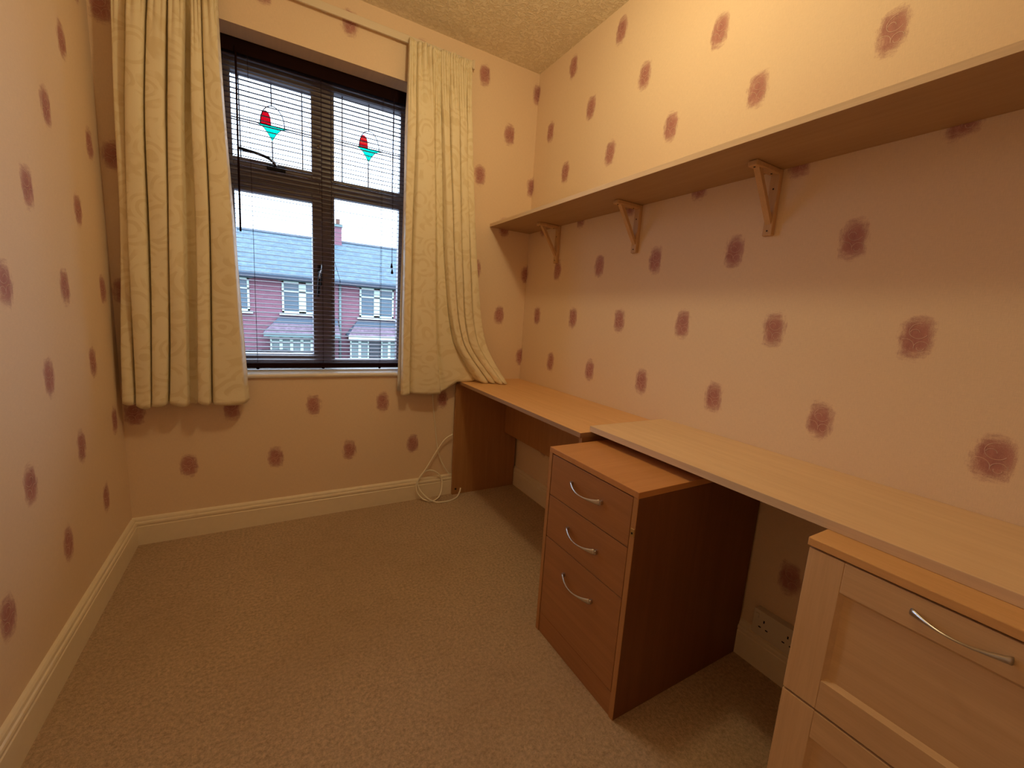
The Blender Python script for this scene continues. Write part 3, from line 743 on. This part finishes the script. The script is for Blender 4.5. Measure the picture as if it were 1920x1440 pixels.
for z0, z1, hz in ((0.3735, 0.6965, 0.6665), (0.0480, 0.3685, 0.339)):
    dw = empty('drawer', (CX, 0.146, z0)); dw.parent = mc; dw.matrix_parent_inverse = Matrix.Translation(-mc.location)
    sw = 0.062; x0, x1 = CX, CX+0.021
    box('stile', M_maplev, dw, x0, x1, CY1-sw, CY1, z0, z1, 0.0012)
    box('stile', M_maplev, dw, x0, x1, CY0, CY0+sw, z0, z1, 0.0012)
    box('frame_rail', M_maple, dw, x0, x1, CY0+sw, CY1-sw, z1-sw, z1, 0.0012)
    box('frame_rail', M_maple, dw, x0, x1, CY0+sw, CY1-sw, z0, z0+sw+0.004, 0.0012)
    # recessed panel with a chamfered moulding around it
    bm = bmesh.new(); a, b = CY0+sw, CY1-sw; c, d = z0+sw+0.004, z1-sw; m = 0.007
    O = [(x0+0.0015, a, c), (x0+0.0015, b, c), (x0+0.0015, b, d), (x0+0.0015, a, d)]
    I = [(x0+0.009, a+m, c+m), (x0+0.009, b-m, c+m), (x0+0.009, b-m, d-m), (x0+0.009, a+m, d-m)]
    Bk = [(x1-0.002, a, c), (x1-0.002, b, c), (x1-0.002, b, d), (x1-0.002, a, d)]
    vo = [bm.verts.new(p) for p in O]; vi = [bm.verts.new(p) for p in I]; vb = [bm.verts.new(p) for p in Bk]
    for k in range(4):
        bm.faces.new((vo[k], vo[(k+1) % 4], vi[(k+1) % 4], vi[k])); bm.faces.new((vb[k], vb[(k+1) % 4], vo[(k+1) % 4], vo[k]))
    bm.faces.new(vi); bm.faces.new(vb[::-1]); bmesh.ops.recalc_face_normals(bm, faces=bm.faces)
    obj('recessed_panel', bm, M_maple, dw)
    bow_handle(dw, x0, 0.203, 0.088, hz, -0.001, out=0.026, wide=0.0070, feet=False)

# ------------------------------------------------------------------ double socket under the desk
sk = empty('double_socket', (W, 0.583, 0.171)); tag(sk, 'white double wall socket in shadow under the worktop', 'socket')
box('back_box', M_plastic, sk, W-0.022, W, 0.512, 0.656, 0.1285, 0.213, 0.002)
bm = bmesh.new(); add_box(bm, W-0.031, W-0.022, 0.510, 0.658, 0.1275, 0.2145, 0.002); fp = obj('face_plate', bm, M_plastic, sk)
for yc in (0.622, 0.548):
    for dy, dz, w_, h_ in ((0.0, 0.020, 0.0020, 0.0045), (-0.011, -0.004, 0.0040, 0.0020), (0.011, -0.004, 0.0040, 0.0020)):
        box('pin_hole', M_black, fp, W-0.0316, W-0.0305, yc+dy-w_, yc+dy+w_, 0.163+dz-h_, 0.163+dz+h_)
for yc in (0.645, 0.523):
    box('rocker_switch', M_plastic, fp, W-0.034, W-0.030, yc-0.005, yc+0.005, 0.188, 0.203, 0.001)

# ------------------------------------------------------------------ white cables by the desk panel
def cable(name, pts, r, label):
    bm = bmesh.new(); add_tube(bm, catmull(pts, 8), r, 8); o = obj(name, bm, M_cable, None, True); tag(o, label, 'cable'); return o
YC = D-0.021
cable('wall_cable', [(1.362, D-0.004, 0.95), (1.366, D-0.005, 0.80), (1.372, D-0.006, 0.633), (1.383, D-0.006, 0.52), (1.394, D-0.006, 0.445), (1.404, D-0.007, 0.36),
                     (1.418, D-0.010, 0.277), (1.450, D-0.016, 0.195), (1.485, D-0.020, 0.140), (1.500, D-0.022, 0.132)], 0.0032,
      'thin white cable hanging straight down the wall from behind the curtain')
cable('coiled_cable', [(1.499, D-0.030, 0.389), (1.452, D-0.034, 0.366), (1.418, D-0.036, 0.325), (1.388, D-0.036, 0.280), (1.350, D-0.034, 0.215), (1.316, D-0.030, 0.160),
                       (1.287, D-0.028, 0.115), (1.283, D-0.034, 0.060), (1.312, D-0.060, 0.018), (1.360, D-0.085, 0.0045), (1.412, D-0.070, 0.020), (1.437, D-0.040, 0.060),
                       (1.440, D-0.028, 0.105), (1.415, D-0.026, 0.150), (1.365, D-0.026, 0.176), (1.320, D-0.028, 0.165), (1.290, D-0.030, 0.120), (1.296, D-0.040, 0.075),
                       (1.330, D-0.075, 0.030), (1.375, D-0.105, 0.0065), (1.425, D-0.120, 0.0045), (1.480, D-0.112, 0.0045), (1.520, D-0.090, 0.008), (1.545, D-0.070, 0.030), (1.552, D-0.064, 0.050)], 0.0042,
      'loose white cable looped in a coil on the carpet by the desk panel')

# ------------------------------------------------------------------ ceiling lamp (above the viewer's frame)
cp = empty('ceiling_lamp', (LAMP[0], LAMP[1], H)); tag(cp, 'bare bulb holder hanging on a short cord from the ceiling', 'lamp')
bm = bmesh.new(); add_disc_lathe(bm, [(0.045, 0), (0.045, -0.012), (0.030, -0.022), (0.008, -0.026)], 'z', (LAMP[0], LAMP[1], H), 24); obj('ceiling_rose', bm, M_plastic, cp, True)
bm = bmesh.new(); add_tube(bm, [Vector((LAMP[0], LAMP[1], H-0.02)), Vector((LAMP[0], LAMP[1], LAMP[2]+0.105))], 0.003, 8); obj('flex', bm, M_plastic, cp)
bm = bmesh.new(); add_disc_lathe(bm, [(0.008, 0), (0.017, -0.008), (0.017, -0.045), (0.014, -0.05)], 'z', (LAMP[0], LAMP[1], LAMP[2]+0.11), 20); obj('lamp_holder', bm, M_plastic, cp, True)

# ------------------------------------------------------------------ outside: the terrace across the street
S = 1.155; YF = D + 20.0
fxx = lambda x: 0.5527 + (x-0.5527)*S
fzz = lambda z: 1.1215 + (z-1.1215)*S
GZ = -2.75
bm = bmesh.new(); add_box(bm, -60, 70, D+0.6, 120, GZ-0.2, GZ)
o = obj('street_ground', bm, M_road); st_tag(o, 'grey street surface between the houses', 'road')
def hbox(name, mat, parent, x0, x1, y0, y1, z0, z1, bev=0.0):
    return box(name, mat, parent, fxx(x0), fxx(x1), YF+y0, YF+y1, fzz(z0), fzz(z1), bev)
def upper_window(h, x0, x1, z0, z1):
    w = 0.07; m = (x0+x1)/2
    bm = bmesh.new()
    for a in ((x0, x0+w, z0, z1), (x1-w, x1, z0, z1), (x0, x1, z0, z0+w), (x0, x1, z1-w, z1), (m-0.13, m+0.13, z0, z1), (x0, m, z1-0.42, z1-0.36), (m, x1, z1-0.42, z1-0.36)):
        add_box(bm, fxx(a[0]), fxx(a[1]), YF-0.06, YF-0.002, fzz(a[2]), fzz(a[3]))
    wf = obj('window', bm, M_upvc, h)
    hbox('pane', M_farglass, wf, x0+w, m-0.13, -0.03, -0.001, z0+w, z1-w); hbox('pane', M_farglass, wf, m+0.13, x1-w, -0.03, -0.001, z0+w, z1-w)
    hbox('sill', M_upvc, h, x0-0.10, x1+0.10, -0.16, 0.0, z0-0.09, z0)
    hbox('lintel', M_stone, h, x0-0.12, x1+0.12, -0.03, 0.0, z1, z1+0.12)
def canopy(h, xl, xr, ztop, zbot, hipl, hipr, depth=1.0):
    def P(x, y, z): return (fxx(x), YF+y, fzz(z))
    zm = ztop-(ztop-zbot)*0.45
    for nm, mat, za, zc, ka, kb in (('canopy_flashing', M_leadroof, ztop, zm, 0, 0.45), ('canopy_tiles', M_redtile, zm, zbot, 0.45, 1.0)):
        bm = bmesh.new()
        q = [P(xl+hipl*(1-ka), -depth*ka, za), P(xr-hipr*(1-ka), -depth*ka, za), P(xr-hipr*(1-kb), -depth*kb, zc), P(xl+hipl*(1-kb), -depth*kb, zc)]
        q2 = [P(xl+hipl*(1-ka), 0, zc-0.02), P(xr-hipr*(1-ka), 0, zc-0.02), P(xr-hipr*(1-kb), 0, zc-0.02), P(xl+hipl*(1-kb), 0, zc-0.02)]
        a = [bm.verts.new(v) for v in q]; b = [bm.verts.new((v[0], v[1], v[2]-0.08)) for v in q]
        bm.faces.new(a); bm.faces.new(b[::-1])
        for k in range(4): bm.faces.new((a[k], b[k], b[(k+1) % 4], a[(k+1) % 4]))
        bmesh.ops.recalc_face_normals(bm, faces=bm.faces); obj(nm, bm, mat, h)
    # side hips
    for xe, hp in ((xl, hipl), (xr, -hipr)):
        if hp:
            bm = bmesh.new(); vs = [bm.verts.new(P(*v)) for v in ((xe+hp, 0.0, ztop), (xe, 0.0, zbot), (xe, -depth, zbot), (xe+hp*0.55, -depth*0.45, ztop-(ztop-zbot)*0.45))]
            bm.faces.new((vs[0], vs[1], vs[2], vs[3])); r_ = bmesh.ops.extrude_face_region(bm, geom=bm.faces[:])
            for v in r_['geom']:
                if isinstance(v, bmesh.types.BMVert): v.co.z -= 0.06
            bmesh.ops.recalc_face_normals(bm, faces=bm.faces); obj('canopy_hip', bm, M_leadroof, h)
    hbox('canopy_fascia', M_upvc if xl > 3 else M_stone, h, xl, xr, -depth-0.02, -depth+0.04, zbot-0.15, zbot)
def bay(h, x0, x1, n, depth=0.7, ztop=-0.25, door=None):
    hbox('bay_wall', M_stone, h, x0, x1, -depth, 0.0, -3.35, -1.15)
    hbox('bay_head', M_stone, h, x0, x1, -depth, 0.0, ztop, ztop+0.16)
    w = (x1-x0)/n
    for k in range(n):
        a = x0+k*w; b = a+w; bm = bmesh.new()
        for q in ((a, a+0.055, -1.15, ztop), (b-0.055, b, -1.15, ztop), (a, b, -1.15, -1.09), (a, b, ztop-0.05, ztop), (a, b, ztop-0.24, ztop-0.20)):
            add_box(bm, fxx(q[0]), fxx(q[1]), YF-depth, YF-depth+0.06, fzz(q[2]), fzz(q[3]))
        wf = obj('bay_window', bm, M_upvc, h)
        hbox('pane', M_blind, wf, a+0.05, b-0.05, -depth+0.03, -depth+0.04, -1.12, ztop-0.03)
def house(label, xa, xb, wins, cargs, bays, door, pipe):
    h = empty('terraced_house', (fxx((xa+xb)/2), YF+4, GZ)); tag(h, label, 'house', 'brick terrace across the street')
    bm = bmesh.new(); add_box(bm, fxx(xa), fxx(xb), YF, YF+8.0, GZ, fzz(2.02)); obj('brick_wall', bm, M_brick, h)
    # pitched roof as a thick folded slab
    ze, zr = 2.27, 4.60; bm = bmesh.new()
    add_prism(bm, [(YF-0.40, ze), (YF+4.0, zr), (YF+8.4, ze), (YF+8.4, ze-0.14), (YF+4.0, zr-0.16), (YF-0.40, ze-0.14)], 'x', fxx(xa), fxx(xb)); obj('slate_roof', bm, M_slate, h)
    bm = bmesh.new(); add_prism(bm, [(YF+3.88, zr-0.03), (YF+4.0, zr+0.09), (YF+4.12, zr-0.03)], 'x', fxx(xa), fxx(xb)); obj('ridge_tiles', bm, M_leadroof, h)
    box('gutter', M_gutter, h, fxx(xa), fxx(xb), YF-0.46, YF-0.32, 2.06, 2.24, 0.02)
    box('soffit', M_stone, h, fxx(xa), fxx(xb), YF-0.32, YF, 2.06, 2.13)
    for w in wins: upper_window(h, *w)
    canopy(h, *cargs)
    for b in bays: bay(h, *b)
    if door:
        hbox('front_door', M_door, h, door[0], door[1], -0.75, -0.62, -3.3, -0.30); 
    if pipe:
        bm = bmesh.new(); add_tube(bm, [Vector((fxx(pipe), YF-0.07, fzz(1.95))), Vector((fxx(pipe), YF-0.07, GZ+0.1))], 0.055, 8); obj('drainpipe', bm, M_stone, h, True)
    return h
h1 = house('brick terraced house seen through the left panes, with pebbled canopy over the bay', -1.95, 3.105,
      [(-1.56, -0.10, 0.66, 1.90), (1.00, 2.46, 0.66, 1.90)], (0.34, 3.05, 0.52, -0.10, 0.58, 0.0), [(0.55, 2.75, 6)], None, None)
h2 = house('brick terraced house seen through the right panes, with white fascia and dark door', 3.125, 8.2,
      [(3.95, 5.41, 0.65, 1.90), (6.3, 7.7, 0.65, 1.90)], (3.38, 8.1, 0.52, -0.12, 0.52, 0.0), [(3.48, 4.25, 2), (4.76, 5.80, 3)], (4.26, 4.75), 3.16)
# chimney stack at the party-wall end of the right house
xc = fxx(3.125) + 0.01
ck = box('chimney_stack', M_brick, h2, xc, xc+0.62, YF+3.6, YF+4.4, 4.30, 5.35)
box('chimney_cap', M_stone, ck, xc+0.0, xc+0.66, YF+3.55, YF+4.45, 5.35, 5.47)
for dx in (0.17, 0.47):
    bm = bmesh.new(); add_disc_lathe(bm, [(0.12, 0), (0.10, 0.1), (0.11, 0.35)], 'z', (xc+dx, YF+4, 5.47), 12); obj('chimney_pot', bm, M_pot, ck, True)
# dark hedge in front of the left house
bm = bmesh.new(); add_box(bm, -3.0, 2.55, D+14.6, D+15.5, GZ, -0.72)
bmesh.ops.subdivide_edges(bm, edges=bm.edges[:], cuts=14, use_grid_fill=True)
for v in bm.verts:
    if v.co.z > GZ+0.1: v.co += Vector((random.uniform(-.06, .06), random.uniform(-.08, .08), random.uniform(-.05, .05)))
o = obj('garden_hedge', bm, M_hedge); tag(o, 'dark clipped hedge low in the street before the left house', 'hedge')
